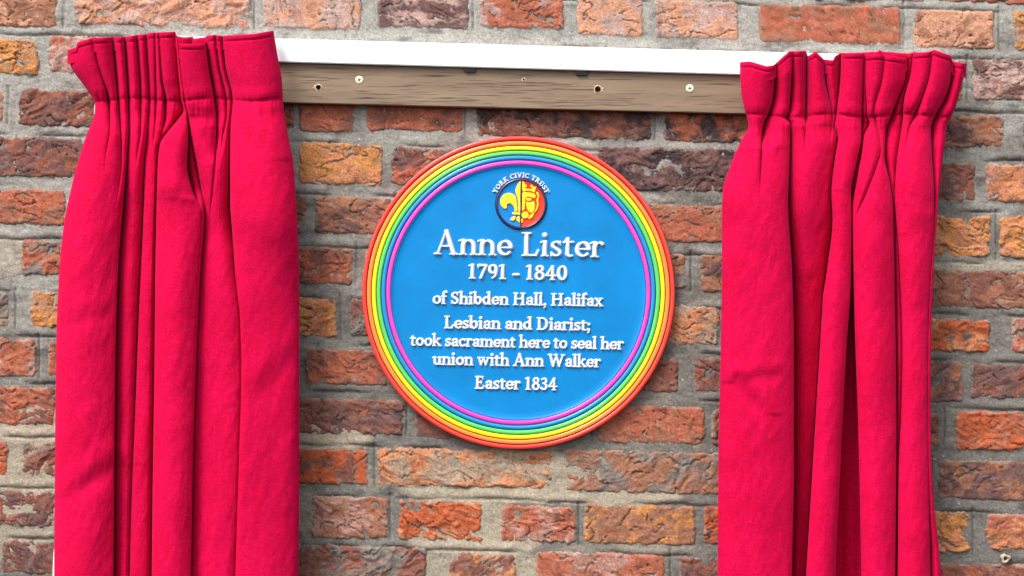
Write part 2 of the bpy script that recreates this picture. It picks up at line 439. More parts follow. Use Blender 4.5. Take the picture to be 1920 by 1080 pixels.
def mortar():
    st = 2.6
    xs = np.arange(XMIN, XMAX + 1, st); ys = np.arange(-112, 1290, st)
    X, Y = np.meshgrid(xs, ys)
    L = Y - SL * X
    h = 1.0 + 2.6 * fbm(X / 110, Y / 60, 5, 3) + 1.5 * fbm(X / 26, Y / 16, 9, 4, .6) + 0.5 * noise(X / 5, Y / 5, 12)
    wv = 3.0 * noise(X / 70, L / 200, 15) + 1.2 * noise(X / 14, L / 80, 16)
    # struck joint: a thin open line under each bed joint and a slope above it
    gl = np.zeros_like(h)
    for r in range(14):
        yl = (ROW0[r + 1] - 3.5)
        dl = L - yl - wv
        msk = sstep(-0.25, 0.15, noise(X / 110, Y * 0 + r * 3.3, 21))
        g = np.exp(-(dl / 1.9) ** 2) * msk
        h = h - 3.6 * g
        gl = np.maximum(gl, g)
        h = h + 1.8 * np.exp(-((dl + 9) / 6.0) ** 2) * msk
    for k, b in enumerate(bricks):
        if rnd.random() < 0.5: continue
        r, x0, x1, y0, y1 = b[:5]
        xe = x1 + rnd.uniform(3, 12)
        i0 = int((xe - 8 - XMIN) / st); i1 = i0 + 8
        j0 = max(0, int((y0 - 5 + 112) / st)); j1 = int((y1 + 8 + 112) / st)
        if i0 < 0 or i1 > len(xs) or j1 <= 0: continue
        sub = (slice(j0, j1), slice(i0, i1))
        dv = X[sub] - xe - 1.5 * noise(X[sub] / 30, Y[sub] / 20, 40 + k)
        g = np.exp(-(dv / 1.7) ** 2)
        h[sub] -= 3.5 * g; gl[sub] = np.maximum(gl[sub], g * .8)
    pit = sstep(0.6, 0.8, noise(X / 7, Y / 6, 61)); h = h - 2.0 * pit
    # pale repointing stands fuller than the old dark joints
    pale = np.zeros_like(h)
    for cx, cy, rx, ry, a in [(45, 800, 90, 40, 1), (60, 900, 80, 110, .9), (20, 1000, 70, 60, .7), (610, 822, 80, 26, 1), (700, 905, 30, 20, .3),
                              (960, 925, 190, 22, 1), (1010, 890, 110, 55, .9), (920, 1022, 90, 30, 1), (920, 975, 40, 60, .9), (1000, 1075, 90, 40, .8),
                              (1160, 930, 110, 22, .9), (990, 870, 160, 30, .7), (820, 1040, 50, 60, .8), (575, 960, 20, 50, .5), (1170, 1030, 120, 14, .35),
                              (20, 480, 60, 40, .5), (1210, 790, 70, 60, .2), (1830, 500, 120, 10, .8)]:
        e = ((X - cx) / (rx * 1.15)) ** 2 + ((Y - cy) / ry) ** 2 + 0.7 * fbm(X / 40, Y / 30, 71, 3)
        pale = np.maximum(pale, a * (1 - sstep(0.5, 1.3, e)))
    h = h + 1.3 * pale
    # tones: brighter light painted in at the top, darker lower right, with sooty blotches
    soot_or_shade = sstep(-0.3, 0.5, (Y - 330) / 700 + 0.25 * (X - 900) / 900 + 0.9 * fbm(X / 150, Y / 90, 81, 3))
    A = np.array(srgb(188, 184, 175, AL)); B = np.array(srgb(140, 135, 128, AL))
    col = rowmix(A, B, soot_or_shade)
    col = rowmix(col, np.array(srgb(198, 184, 162, AL)), pale)
    col = col * (1 + 0.22 * fbm(X / 18, Y / 12, 91, 4, .6) + 0.20 * noise(X / 6, Y / 5, 95) + 0.1 * noise(X / 60, Y / 25, 96))[..., None]
    stain = sstep(0.05, 0.45, fbm(X / 60, Y / 26, 101, 5, .65)) * 0.6 * (1 - pale)
    col = rowmix(col, np.array(srgb(74, 70, 70, AL)), stain)
    lime = sstep(0.3, 0.55, fbm(X / 30, Y / 14, 111, 4, .6)) * 0.5
    col = rowmix(col, np.array(srgb(196, 186, 162, AL)), lime)
    grit = sstep(0.74, 0.86, noise(X / 5.5, Y / 5.5, 121)) * 0.8
    col = rowmix(col, np.array(srgb(226, 220, 208, AL)), grit)
    h = h + 0.8 * grit
    col = rowmix(col, np.array(srgb(50, 46, 44, AL)), gl * 0.5)
    V = np.stack([(X - 960) * S, -h * S, (540 - Y) * S], -1).reshape(-1, 3)
    # close it into a slab 8 cm thick
    F = grid_faces(*X.shape)
    c = np.clip(col.reshape(-1, 3), .004, .85)
    me = mesh_np('mortar', V, F, c)
    link('mortar', me, M_MORTAR, wall)
    x0, x1, z0, z1 = (xs[0] - 960) * S, (xs[-1] - 960) * S, (540 - ys[-1]) * S, (540 - ys[0]) * S
    VV = [(x, y, z) for x in (x0, x1) for y in (0.012, 0.09) for z in (z0, z1)]
    FF = [(0, 1, 3, 2), (4, 6, 7, 5), (0, 4, 5, 1), (2, 3, 7, 6), (0, 2, 6, 4), (1, 5, 7, 3)]
    cc = np.tile(B, (8, 1))
    link('wall_core', mesh_np('wall_core', VV, FF, cc, False), M_MORTAR, wall)
mortar()

# ------------------------------------------------------------------ the curtain rail: oak board, white fascia, screws
rail = reg(empty('curtain_rail', px(960, 140, 5), 'long oak board with white painted fascia fixed to the bricks above the plaque', 'curtain rail'))

def slab(name, xa, xb, ya, yb, d0, d1, mat, parent, sl=0.0265, bev=1.5, label=None):
    """board between photo x xa..xb; ya, yb are its top and bottom at x = 960; sloping like the rail"""
    import bmesh
    bm = bmesh.new()
    vs = []
    for d in (d0, d1):
        for (x, y) in ((xa, ya), (xb, ya), (xb, yb), (xa, yb)):
            k = (CAMD - d1 * S) / CAMD
            vs.append(bm.verts.new(((x - 960) * S * k, -d * S, (540 - (y + sl * (x - 960))) * S * k)))
    a, b, c, d_, e, f, g, h_ = vs
    for q in ((d_, c, b, a), (e, f, g, h_), (a, b, f, e), (b, c, g, f), (c, d_, h_, g), (d_, a, e, h_)):
        bm.faces.new(q)
    bmesh.ops.recalc_face_normals(bm, faces=bm.faces)
    if bev: bmesh.ops.bevel(bm, geom=list(bm.edges), offset=bev * S, segments=2, affect='EDGES')
    me = bpy.data.meshes.new(name); bm.to_mesh(me); bm.free()
    return link(name, me, mat, parent, label)

board = slab('board', 205, 1770, 120, 202.5, 2, 26, M_WOOD, rail, sl=0.0245, bev=1.2)
fascia = slab('fascia', 292, 1755, 84, 128, 2, 36, M_UPVC, rail, sl=0.0275, bev=1.5)

def disc_prism(name, cx, cy, d0, d1, r, n, mat, parent, bev=0.0, sl=None, rings=None):
    V = []; F = []
    prof = rings or [(r, d0), (r, d1 - bev), (r - bev, d1), (0.01, d1)]
    ox, _, oz = px(cx, cy, d1)
    for (rr, dd) in prof:
        for k in range(n):
            a = 2 * math.pi * k / n
            V.append((ox + rr * S * math.cos(a), -dd * S, oz + rr * S * math.sin(a)))
    for i in range(len(prof) - 1):
        for k in range(n):
            F.append((i * n + k, i * n + (k + 1) % n, (i + 1) * n + (k + 1) % n, (i + 1) * n + k))
    F.append(tuple((len(prof) - 1) * n + k for k in range(n)))
    return link(name, mesh_py(name, V, F, False), mat, parent)

def cut_hole(o, cx, cy, r, depth_front):
    V = []; F = []; n = 20
    ox, _, oz = px(cx, cy, depth_front)
    for dd in (depth_front + 6, depth_front - 18):
        for k in range(n):
            a = 2 * math.pi * k / n
            rr = r * (1 + 0.10 * math.sin(3 * a + cx) + 0.07 * math.sin(7 * a))
            V.append((ox + rr * S * math.cos(a), -dd * S, oz + rr * S * math.sin(a)))
    for k in range(n): F.append((k, (k + 1) % n, n + (k + 1) % n, n + k))
    F.append(tuple(range(n))[::-1]); F.append(tuple(n + k for k in range(n)))
    me = mesh_py('cutter', V, F)
    import bmesh
    bm = bmesh.new(); bm.from_mesh(me); bmesh.ops.recalc_face_normals(bm, faces=bm.faces); bm.to_mesh(me); bm.free()
    c = bpy.data.objects.new('cutter', me); COL.objects.link(c)
    md = o.modifiers.new('b', 'BOOLEAN'); md.object = c; md.operation = 'DIFFERENCE'; md.solver = 'EXACT'
    dg = bpy.context.evaluated_depsgraph_get()
    nm = bpy.data.meshes.new_from_object(o.evaluated_get(dg))
    o.modifiers.clear(); o.data = nm
    bpy.data.objects.remove(c)
for cx, cy, r in ((597, 164, 4.6), (1121, 167.5, 5.6), (982, 149, 1.7)): cut_hole(board, cx, cy, r, 26)

def splinters(cx, cy, r, seed, n=26):
    """pale raised lip of torn wood round a drilled hole"""
    rr = random.Random(seed); V = []; F = []
    ox, _, oz = px(cx, cy, 26)
    for k in range(n):
        a = 2 * math.pi * k / n
        w = 1.6 + 1.2 * rr.random() + (5 * max(0, math.cos(a - (3.0 if seed % 2 else 0.1))) ** 8 if k % 2 else 0)
        for rad, dd in ((r * 1.02, 25.2), (r * 1.05 + 0.4, 26.8), (r + w, 25.9)):
            V.append((ox + rad * S * math.cos(a), -dd * S, oz + rad * S * math.sin(a)))
    for k in range(n):
        q = (k + 1) % n
        for j in (0, 1): F.append((k * 3 + j, q * 3 + j, q * 3 + j + 1, k * 3 + j + 1))
    link('hole_rim', mesh_py('hole_rim', V, F), M_RAW, rail)
splinters(597, 164, 4.6, 1); splinters(1121, 167.5, 5.6, 2); splinters(982, 149, 1.7, 4, 12)

def screw(cx, cy, rot):
    o = disc_prism('screw', cx, cy, 24, 27.4, 7.4, 28, M_SCREW, rail, rings=[(7.2, 24), (7.4, 26.2), (6.9, 27.0), (5.2, 27.5), (0.01, 27.6)])
    V = []; F = []
    ox, _, oz = px(cx, cy, 27.6)
    # four-pointed driver recess
    n = 16; pts = []
    for k in range(n):
        a = 2 * math.pi * k / n + rot
        rad = (4.2, 2.4, 1.2, 2.4)[k % 4]
        pts.append((ox + rad * S * math.cos(a), oz + rad * S * math.sin(a)))
    for x, z in pts: V.append((x, -27.75 * S, z))
    for x, z in pts: V.append((x, -26.5 * S, z))
    F = [tuple(range(n))] + [(k, (k + 1) % n, n + (k + 1) % n, n + k) for k in range(n)]
    w = link('driver_recess', mesh_py('driver_recess', V, F), M_RECESS, None)
    w.parent = o
screw(673.5, 149.5, 0.3); screw(1293.5, 165.5, 0.1)

def fitting(cx, cy):
    k = (CAMD - 0.034) / CAMD
    V = []
    for (dx, dy, d) in ((-13, -4, 24), (13, -4, 24), (13, -4, 33), (-13, -4, 33), (-10, 8.5, 25), (10, 8.5, 25), (9, 8, 31), (-9, 8, 31)):
        V.append(((cx + dx - 960) * S * k, -d * S, (540 - cy - dy) * S * k))
    F = [(0, 1, 2, 3), (7, 6, 5, 4), (0, 4, 5, 1), (1, 5, 6, 2), (2, 6, 7, 3), (3, 7, 4, 0)]
    link('fixing_bracket', mesh_py('fixing_bracket', V, F), M_DARK, rail)
fitting(881, 126.5); fitting(1091, 132.5)

# wall plug left in a joint low on the right
plug = reg(empty('wall_plug', px(1886, 1048, 2), 'small beige broken wall plug in the mortar at the lower right', 'wall plug'))
def make_plug():
    n = 22; rr = random.Random(5); V = []; F = []
    ox, _, oz = px(1886, 1048, 9)
    prof = [(8.5, 0), (9, 6), (7.5, 9.5), (4.0, 9.0), (3.2, 2.0)]
    for i, (r_, d_) in enumerate(prof):
        for k in range(n):
            a = 2 * math.pi * k / n
            f = 1 + (0.16 * math.sin(3 * a + 1) + 0.10 * math.sin(5 * a)) * (1 if i < 3 else .4)
            V.append((ox + r_ * f * S * math.cos(a), -(d_ + (math.sin(2 * a) * 1.2 if i in (2,) else 0)) * S, oz + r_ * f * S * math.sin(a)))
    for i in range(len(prof) - 1):
        for k in range(n): F.append((i * n + k, i * n + (k + 1) % n, (i + 1) * n + (k + 1) % n, (i + 1) * n + k))
    link('collar', mesh_py('collar', V, F, True), M_PLUG, plug)
    V = [(ox + 3.4 * S * math.cos(2 * math.pi * k / 12), -2.2 * S, oz + 3.4 * S * math.sin(2 * math.pi * k / 12)) for k in range(12)]
    V2 = [(v[0], -1 * S, v[2]) for v in V]
    link('bore', mesh_py('bore', V + V2, [tuple(range(12))] + [(k, (k + 1) % 12, 12 + (k + 1) % 12, 12 + k) for k in range(12)]), M_DARK, plug)
make_plug()

# ------------------------------------------------------------------ the plaque
PCX, PCY, PR = 972.0, 548.8, 293.8
FIELD = 19.0       # depth of the blue field, mm
plaque = reg(empty('round_plaque', px(PCX, PCY, 6), 'round blue memorial plaque with rainbow rim and raised white lettering between the curtains', 'plaque'))
KP = (CAMD - 24 * S) / CAMD
PX, _, PZ = px(PCX, PCY, 24)

def lathe(name, prof, mat, parent, n=256, label=None, cx=PX, cz=PZ, a0=0, a1=2 * math.pi, k=KP):
    closed = abs(a1 - a0 - 2 * math.pi) < 1e-6
    m = n if closed else n + 1
    A = a0 + (a1 - a0) * np.arange(m) / n
    R = np.array([p[0] for p in prof]) * S * k; D = np.array([p[1] for p in prof]) * S
    V = np.stack([cx + R[:, None] * np.cos(A), -D[:, None] + 0 * A, cz + R[:, None] * np.sin(A)], -1).reshape(-1, 3)
    F = []
    for i in range(len(prof) - 1):
        for q in range(n):
            F.append((i * m + q, i * m + (q + 1) % m, (i + 1) * m + (q + 1) % m, (i + 1) * m + q))
    return link(name, mesh_np(name, V, np.array(F)[:, ::-1]), mat, parent, label)

lathe('backing_plate', [(0.1, 7), (289, 7), (291.5, 9), (292.4, 15), (291, 18.5), (240, 18.5), (237, 17), (0.1, 17)], M_NAVY, plaque)
bw = [293.6, 284.4, 275.2, 266.2, 257.2, 248.2, 238.6]
bn = ['red outermost ring of the rim', 'orange ring inside the red ring', 'yellow ring of the rim', 'green ring of the rim', 'blue ring between green and pink', 'pink innermost ring of the rim']
for i in range(6):
    ro, ri = bw[i], bw[i + 1] + 1.3
    top = 23.0
    pr = []
    if i == 0: pr = [(ro - 1.5, 8.5), (ro, 12), (ro, 18)]
    w = ro - ri
    for t in np.linspace(0, 1, 13):
        a = math.pi * t
        s_ = math.sin(a)
        pr.append((ro - w / 2 + w / 2 * math.cos(a) * (1 if i or t > .5 else 1), 19.0 + (top - 19.0) * (s_ ** 0.34 if s_ > 1e-6 else 0)))
    pr.append((ri, 17.8))
    lathe('rim_ring', pr, M_BAND[i], plaque, label=bn[i])
# blue field, very slightly dished up to the rim
disc = lathe('disc', [(0.05, FIELD), (60, FIELD), (120, FIELD), (180, FIELD), (225, FIELD), (234, FIELD + .3), (237.6, FIELD + 1.4), (239.2, FIELD + 3.0), (239.6, FIELD - 2)], M_BLUE, plaque)

# --- relief from distance fields
def relief(sdf, x0, x1, y0, y1, st, h, bev, edge=0.0, crown=0.0):
    """height field: z = h inside the outline, rounded shoulders, sinks below 0 outside. mm. returns V (x, z-height, y), F"""
    xs = np.arange(x0, x1 + st, st); ys = np.arange(y0, y1 + st, st)
    X, Y = np.meshgrid(xs, ys)
    d = -sdf(X, Y) + edge
    t = np.clip((d + bev * 0.5) / bev, 0, 1)
    z = h * (1 - (1 - t) ** 2.0) + crown * np.clip(d, 0, 3)
    z = np.where(d < -bev * 0.5, -0.6 + 0 * z, z)
    F = grid_faces(*X.shape)
    keep = (d > -bev * 0.5 - st * 0.2).ravel()
    F = F[keep[F].any(1)]
    V = np.stack([X, z, Y], -1).reshape(-1, 3)
    used = np.zeros(len(V), bool); used[F] = True
    rm = np.cumsum(used) - 1
    return V[used], rm[F]

# --- serif alphabet drawn with a broad nib (units: cap height = 1)
XH = 0.67
def _nib(dx, dy, W, T, nib=18):
    a = math.atan2(dy, dx) - math.radians(nib)
    return T + (W - T) * abs(math.sin(a))
class G:
    def __init__(s, adv, W=0.165, T=0.07):
        s.adv = adv; s.W = W; s.T = T; s.c = []
    def poly(s, pts, sc=1.0, w=None):
        P = [Vector(p) for p in pts]
        for a, b in zip(P, P[1:]):
            L = (b - a).length; n = max(2, int(L / 0.02))
            ww = w if w is not None else _nib(b.x - a.x, b.y - a.y, s.W, s.T) * sc
            for k in range(n + 1):
                q = a.lerp(b, k / n); s.c.append((q.x, q.y, ww / 2))
        return s
    def arc(s, cx, cy, rx, ry, a0, a1, sc=1.0, nib=18, W=None):
        n = max(8, int(abs(a1 - a0) / 5))
        for k in range(n + 1):
            a = math.radians(a0 + (a1 - a0) * k / n)
            dx, dy = -rx * math.sin(a), ry * math.cos(a)
            ww = _nib(dx, dy, W or s.W, s.T, nib) * sc
            s.c.append((cx + rx * math.cos(a), cy + ry * math.sin(a), ww / 2))
        return s
    def stem(s, x, y0, y1, w=None):
        w = w or s.W
        # square-ended: inset ends, plus two edge strokes
        for xx in (-1, 1):
            s.poly([(x + xx * (w / 2 - 0.03), y0 + .03), (x + xx * (w / 2 - 0.03), y1 - .03)], w=0.06)
        return s.poly([(x, y0 + w / 2), (x, y1 - w / 2)], w=w)
    def ser(s, x, y, hw=0.15, w=0.065):
        yy = y + w / 2 if y < 0.5 else y - w / 2
        s.poly([(x - hw + w / 2, yy), (x + hw - w / 2, yy)], w=w)
        return s.poly([(x - hw * .45, yy + (0.03 if y < .5 else -0.03)), (x + hw * .45, yy + (0.03 if y < .5 else -0.03))], w=w)
    def flag(s, x, y):   # the slanted head serif of lower-case stems
        return s.poly([(x - 0.15, y - .075), (x - .02, y - .03)], w=0.07).poly([(x - .02, y - .035), (x + .03, y - .03)], w=.07)
    def dot(s, x, y, r=0.095):
        s.c.append((x, y, r)); return s
GL = {}
def g(ch, adv, **k):
    GL[ch] = G(adv, **k); return GL[ch]
def bowl(o, cx, cy, rx, ry): return o.arc(cx, cy, rx, ry, 0, 360)
g('n', .74).stem(.17, 0, XH).flag(.17, XH).ser(.17, 0).arc(.38, .38, .20, .23, 160, 0).stem(.585, 0, .42).ser(.585, 0)
g('h', .74).stem(.17, 0, 1.06).flag(.17, 1.06).ser(.17, 0).arc(.38, .38, .20, .23, 160, 0).stem(.585, 0, .42).ser(.585, 0)
g('m', 1.10).stem(.17, 0, XH).flag(.17, XH).ser(.17, 0, .14).arc(.37, .38, .185, .23, 160, 0).stem(.555, 0, .42).ser(.555, 0, .14).arc(.75, .38, .185, .23, 160, 0).stem(.94, 0, .42).ser(.94, 0, .14)
g('u', .74).stem(.17, .25, XH).flag(.17, XH).arc(.36, .27, .19, .22, 180, 330).stem(.57, 0, XH).flag(.57, XH).poly([(.6, .035), (.69, .045)], w=.07)
g('r', .54).stem(.17, 0, XH).flag(.17, XH).ser(.17, 0, .16).arc(.36, .42, .17, .19, 165, 70).dot(.455, .565, .075)
g('i', .36).stem(.18, 0, XH).flag(.18, XH).ser(.18, 0).dot(.17, .90, .098)
g('l', .36).stem(.18, 0, 1.06).flag(.18, 1.06).ser(.18, 0)
g('b', .70).stem(.15, .06, 1.06).flag(.15, 1.06); bowl(GL['b'], .375, .325, .205, .275)
g('d', .72).stem(.53, 0, 1.06).flag(.53, 1.06).poly([(.56, .035), (.66, .045)], w=.07); bowl(GL['d'], .32, .325, .205, .275)
g('o', .68); bowl(GL['o'], .34, .33, .235, .28)
g('e', .62).arc(.33, .33, .225, .28, 8, 318).poly([(.14, .345), (.53, .345)], w=.07)
g('c', .58).arc(.33, .33, .225, .28, 50, 318).dot(.455, .53, .07)
g('a', .62).arc(.30, .47, .155, .145, 165, 0).dot(.145, .50, .07).stem(.46, .02, .50, .15).poly([(.48, .04), (.57, .05)], w=.07).arc(.29, .20, .16, .145, 60, 350)
g('s', .52).arc(.27, .485, .145, .135, 45, 235, .85).poly([(.16, .42), (.25, .345), (.36, .27)], w=.135).arc(.25, .18, .16, .135, 50, -140, .85).poly([(.42, .50), (.42, .63)], w=.06).poly([(.08, .04), (.08, .18)], w=.06)
g('t', .46).stem(.19, .12, .80, .15).poly([(.04, XH - .06), (.40, XH - .04)], w=.075).arc(.30, .16, .12, .12, 180, 300).poly([(.06, .62), (.20, .80)], w=.06)
g('f', .42).stem(.18, 0, .85).ser(.18, 0).poly([(.04, XH - .05), (.36, XH - .05)], w=.075).arc(.32, .86, .14, .16, 180, 70).dot(.385, .965, .07)
g('k', .72).stem(.16, 0, 1.06).flag(.16, 1.06).ser(.16, 0).poly([(.20, .28), (.50, .60)], w=.085).ser(.52, XH, .13).poly([(.32, .38), (.58, .06)], w=.145).ser(.60, 0, .13)
g('x', .66).poly([(.14, .60), (.50, .06)], w=.145).poly([(.50, .61), (.14, .05)], w=.08).ser(.14, XH, .13).ser(.51, XH, .12).ser(.14, 0, .12).ser(.52, 0, .13)
g('w', 1.00).poly([(.14, .62), (.30, .08)], w=.14).poly([(.30, .08), (.48, .58)], w=.08).poly([(.46, .62), (.68, .08)], w=.14).poly([(.68, .08), (.86, .60)], w=.08).ser(.13, XH, .13).ser(.47, XH, .12).ser(.86, XH, .12)
g(',', .30).dot(.14, .08, .095).poly([(.20, .06), (.17, -.08), (.09, -.17)], w=.06)
g(';', .30).dot(.14, .08, .095).poly([(.20, .06), (.17, -.08), (.09, -.17)], w=.06).dot(.15, .52, .095)
g('-', .50).poly([(.10, .33), (.38, .33)], w=.13)
g('A', .98).poly([(.47, .97), (.17, .05)], w=.085).poly([(.49, .97), (.78, .05)], w=.175).poly([(.27, .36), (.66, .36)], w=.075).ser(.15, 0, .15).ser(.79, 0, .17)
g('L', .78).stem(.24, 0, 1.0).ser(.24, 1.0, .19).ser(.24, 0, .18).poly([(.24, .045), (.62, .045)], w=.09).poly([(.62, .05), (.70, .26)], w=.085)
g('S', .66).arc(.34, .73, .20, .20, 45, 240, .9).poly([(.20, .62), (.33, .52), (.46, .42)], w=.17).arc(.32, .26, .22, .20, 50, -145, .9).poly([(.53, .76), (.54, .94)], w=.06).poly([(.10, .06), (.09, .26)], w=.06)
g('H', 1.02).stem(.22, 0, 1).stem(.78, 0, 1).poly([(.22, .52), (.78, .52)], w=.08).ser(.22, 0, .18).ser(.22, 1, .18).ser(.78, 0, .18).ser(.78, 1, .18)
g('D', .96).stem(.22, 0, 1).ser(.2, 0, .16).ser(.2, 1, .16).arc(.40, .50, .38, .455, -90, 90, nib=0).poly([(.2, .045), (.42, .045)], w=.08).poly([(.2, .955), (.42, .955)], w=.08)
g('W', 1.36).poly([(.18, .96), (.42, .06)], w=.165).poly([(.42, .06), (.67, .90)], w=.09).poly([(.62, .96), (.90, .06)], w=.165).poly([(.90, .06), (1.18, .94)], w=.09).ser(.17, 1, .17).ser(.62, 1, .15).ser(1.18, 1, .15)
g('E', .80).stem(.22, 0, 1).ser(.22, 1, .18).ser(.22, 0, .18).poly([(.22, .045), (.62, .045)], w=.085).poly([(.22, .955), (.60, .955)], w=.085).poly([(.22, .52), (.50, .52)], w=.075).poly([(.64, .05), (.69, .24)], w=.075).poly([(.61, .95), (.62, .78)], w=.07).poly([(.50, .42), (.50, .62)], w=.06)
g('1', .56).stem(.28, 0, .99).poly([(.10, .88), (.26, .96)], w=.075).ser(.28, 0, .18)
g('7', .64).poly([(.10, .92), (.56, .92)], w=.13).poly([(.55, .91), (.42, .55), (.24, .06)], w=.13).poly([(.09, .78), (.09, .92)], w=.06)
g('9', .66).arc(.33, .67, .20, .26, 0, 360).arc(.23, .60, .32, .56, 15, -75, .8)
g('8', .66).arc(.33, .75, .165, .19, 0, 360, .85).arc(.33, .27, .21, .235, 0, 360, .95)
g('4', .70).stem(.45, 0, .98, .15).poly([(.44, .95), (.09, .32)], w=.075).poly([(.07, .30), (.64, .30)], w=.09).ser(.45, 0, .15)
g('0', .70).arc(.35, .49, .225, .44, 0, 360)
g('3', .62).arc(.28, .74, .17, .18, 140, -70, .85).arc(.27, .28, .21, .235, 80, -145, .9).poly([(.22, .54), (.34, .54)], w=.07)
g('Y', .86).poly([(.15, .95), (.42, .50)], w=.17).poly([(.72, .95), (.44, .50)], w=.09).stem(.43, 0, .52).ser(.15, 1, .15).ser(.72, 1, .13).ser(.43, 0, .17)
g('O', .96); bowl(GL['O'], .48, .5, .36, .43)
g('R', .90).stem(.22, 0, 1).ser(.2, 0, .17).ser(.2, 1, .15).arc(.38, .74, .20, .215, -90, 90, nib=0).poly([(.2, .955), (.40, .955)], w=.08).poly([(.2, .52), (.40, .52)], w=.08).poly([(.42, .50), (.72, .05)], w=.16).ser(.76, 0, .1)
g('K', .92).stem(.22, 0, 1).ser(.22, 0, .17).ser(.22, 1, .17).poly([(.26, .45), (.66, .93)], w=.09).poly([(.38, .55), (.74, .06)], w=.17).ser(.68, 1, .14).ser(.76, 0, .14)
g('C', .86).arc(.48, .5, .36, .43, 45, 318).poly([(.74, .72), (.75, .95)], w=.07)
g('I', .46).stem(.23, 0, 1).ser(.23, 0, .18).ser(.23, 1, .18)
g('V', .92).poly([(.18, .95), (.46, .06)], w=.17).poly([(.46, .06), (.76, .94)], w=.09).ser(.16, 1, .16).ser(.77, 1, .14)
g('T', .84).stem(.42, 0, 1).ser(.42, 0, .17).poly([(.08, .955), (.76, .955)], w=.085).poly([(.07, .95), (.06, .76)], w=.07).poly([(.77, .95), (.78, .76)], w=.07)
g('U', .94).stem(.22, .35, 1).ser(.22, 1, .17).arc(.46, .34, .25, .30, 180, 360).stem(.71, .35, 1, .09).ser(.71, 1, .14)

_cache = {}
def glyph_mesh(ch, cap, h, bev, st, fat):
    key = (ch, round(cap, 2), h)
    if key in _cache: return _cache[key]
    gl = GL[ch]
    Cc = np.array(gl.c)
    def sdf(X, Y):
        d = np.full(X.shape, 1e9)
        for (x, y, r) in Cc * cap: d = np.minimum(d, np.hypot(X - x, Y - y) - r)
        return d
    V, F = relief(sdf, (Cc[:, 0].min() - .16) * cap, (Cc[:, 0].max() + .16) * cap, (Cc[:, 1].min() - .16) * cap, (Cc[:, 1].max() + .16) * cap, st, h, bev, edge=fat)
    W = np.stack([V[:, 0] * S * KP, -V[:, 1] * S, V[:, 2] * S * KP], -1)
    _cache[key] = mesh_np('letter', W, F[:, ::-1][:, [0, 1, 2, 3]])
    return _cache[key]

def put_letter(ch, cap, x, y, rot, h, bev, st, fat, sx=1.0, parent=None):
    """x, y: photo position of the glyph origin on the baseline"""
    me = glyph_mesh(ch, cap, h, bev, st, fat)
    wx, _, wz = px(x, y, 24)
    o = link('letter', me, M_WHITE, parent or disc)
    o.location = (wx, -FIELD * S, wz)
    o.rotation_euler = (0, rot, 0)
    o.scale = (sx, 1, 1)
    return o

def text(s, x0, y0, x1, y1, cap, h, bev, st, fat):
    """fit s between the two baseline ends"""
    sp = 0.30
    adv = [GL[c].adv if c != ' ' else sp for c in s]
    tot = sum(adv) * cap
    L = math.hypot(x1 - x0, y1 - y0)
    k = L / tot
    rot = math.atan2(y1 - y0, x1 - x0)
    t = 0
    for c, a in zip(s, adv):
        if c != ' ':
            put_letter(c, cap, x0 + (x1 - x0) * t / L, y0 + (y1 - y0) * t / L, rot, h, bev, st, fat, k)
        t += a * cap * k

text('Anne Lister', 813, 477.5, 1133, 483.5, 45, 5.2, 2.8, 0.6, -0.7)
text('1791 - 1840', 877, 522.5, 1065, 526.0, 27.5, 4.2, 2.2, 0.6, 0.0)
text('of Shibden Hall, Halifax', 811, 570.0, 1131, 575.0, 23.0, 3.9, 1.9, 0.5, 0.05)
text('Lesbian and Diarist;', 832, 616.0, 1108, 620.5, 23.0, 3.9, 1.9, 0.5, 0.05)
text('took sacrament here to seal her', 769, 648.5, 1170, 656.0, 22.4, 3.9, 1.9, 0.5, 0.05)
text('union with Ann Walker', 811, 684.5, 1127, 689.5, 23.0, 3.9, 1.9, 0.5, 0.05)
text('Easter 1834', 890, 729.5, 1045, 732.5, 23.5, 3.9, 1.9, 0.5, 0.05)

# --- emblem: navy dish with a blue and a red half
ECX, ECY = 977.2, 382.3
ex, _, ez = px(ECX, ECY, 24)
emblem = lathe('emblem', [(49.5, 18.4), (48.6, 20.6), (47.2, 22.6), (45.2, 23.2), (43.6, 22.6), (43.0, 20.9), (42.5, 20.2), (0.05, 20.2)], M_NAVY, plaque, n=96, cx=ex, cz=ez)
def half(a0, a1, m, lab):
    o = lathe('half_field', [(43.3, 20.6), (42.6, 22.1), (41.6, 21.4), (40, 20.9), (30, 20.75), (0.3, 20.75)], m, emblem, n=48, cx=ex + (0.9 * S if a0 < 0 else -0.9 * S), cz=ez, a0=a0, a1=a1, label=lab)
T0 = 0.0
half(math.pi / 2, 3 * math.pi / 2, M_EBLUE, 'blue left half of the emblem')
half(-math.pi / 2, math.pi / 2, M_ERED, 'red right half of the emblem')

def crom(pts, n=6):
    P = [np.array(p, float) for p in pts]; out = []
    for i in range(len(P)):
        a, b, c, d = P[i - 1], P[i], P[(i + 1) % len(P)], P[(i + 2) % len(P)]
        for k in range(n):
            t = k / n
            out.append(0.5 * ((2 * b) + (c - a) * t + (2 * a - 5 * b + 4 * c - d) * t * t + (3 * b - a - 3 * c + d) * t ** 3))
    return np.array(out)
def poly_sdf(P):
    def f(X, Y):
        d = np.full(X.shape, 1e9); ins = np.zeros(X.shape, bool)
        for i in range(len(P)):
            ax, ay = P[i - 1]; bx, by = P[i]
            dx, dy = bx - ax, by - ay
            t = np.clip(((X - ax) * dx + (Y - ay) * dy) / (dx * dx + dy * dy + 1e-9), 0, 1)
            d = np.minimum(d, np.hypot(X - ax - t * dx, Y - ay - t * dy))
            c = (ay > Y) != (by > Y)
            ins ^= c & (X < dx * (Y - ay) / (dy + (1e-9 if dy == 0 else 0)) + ax)
        return np.where(ins, -d, d)
    return f
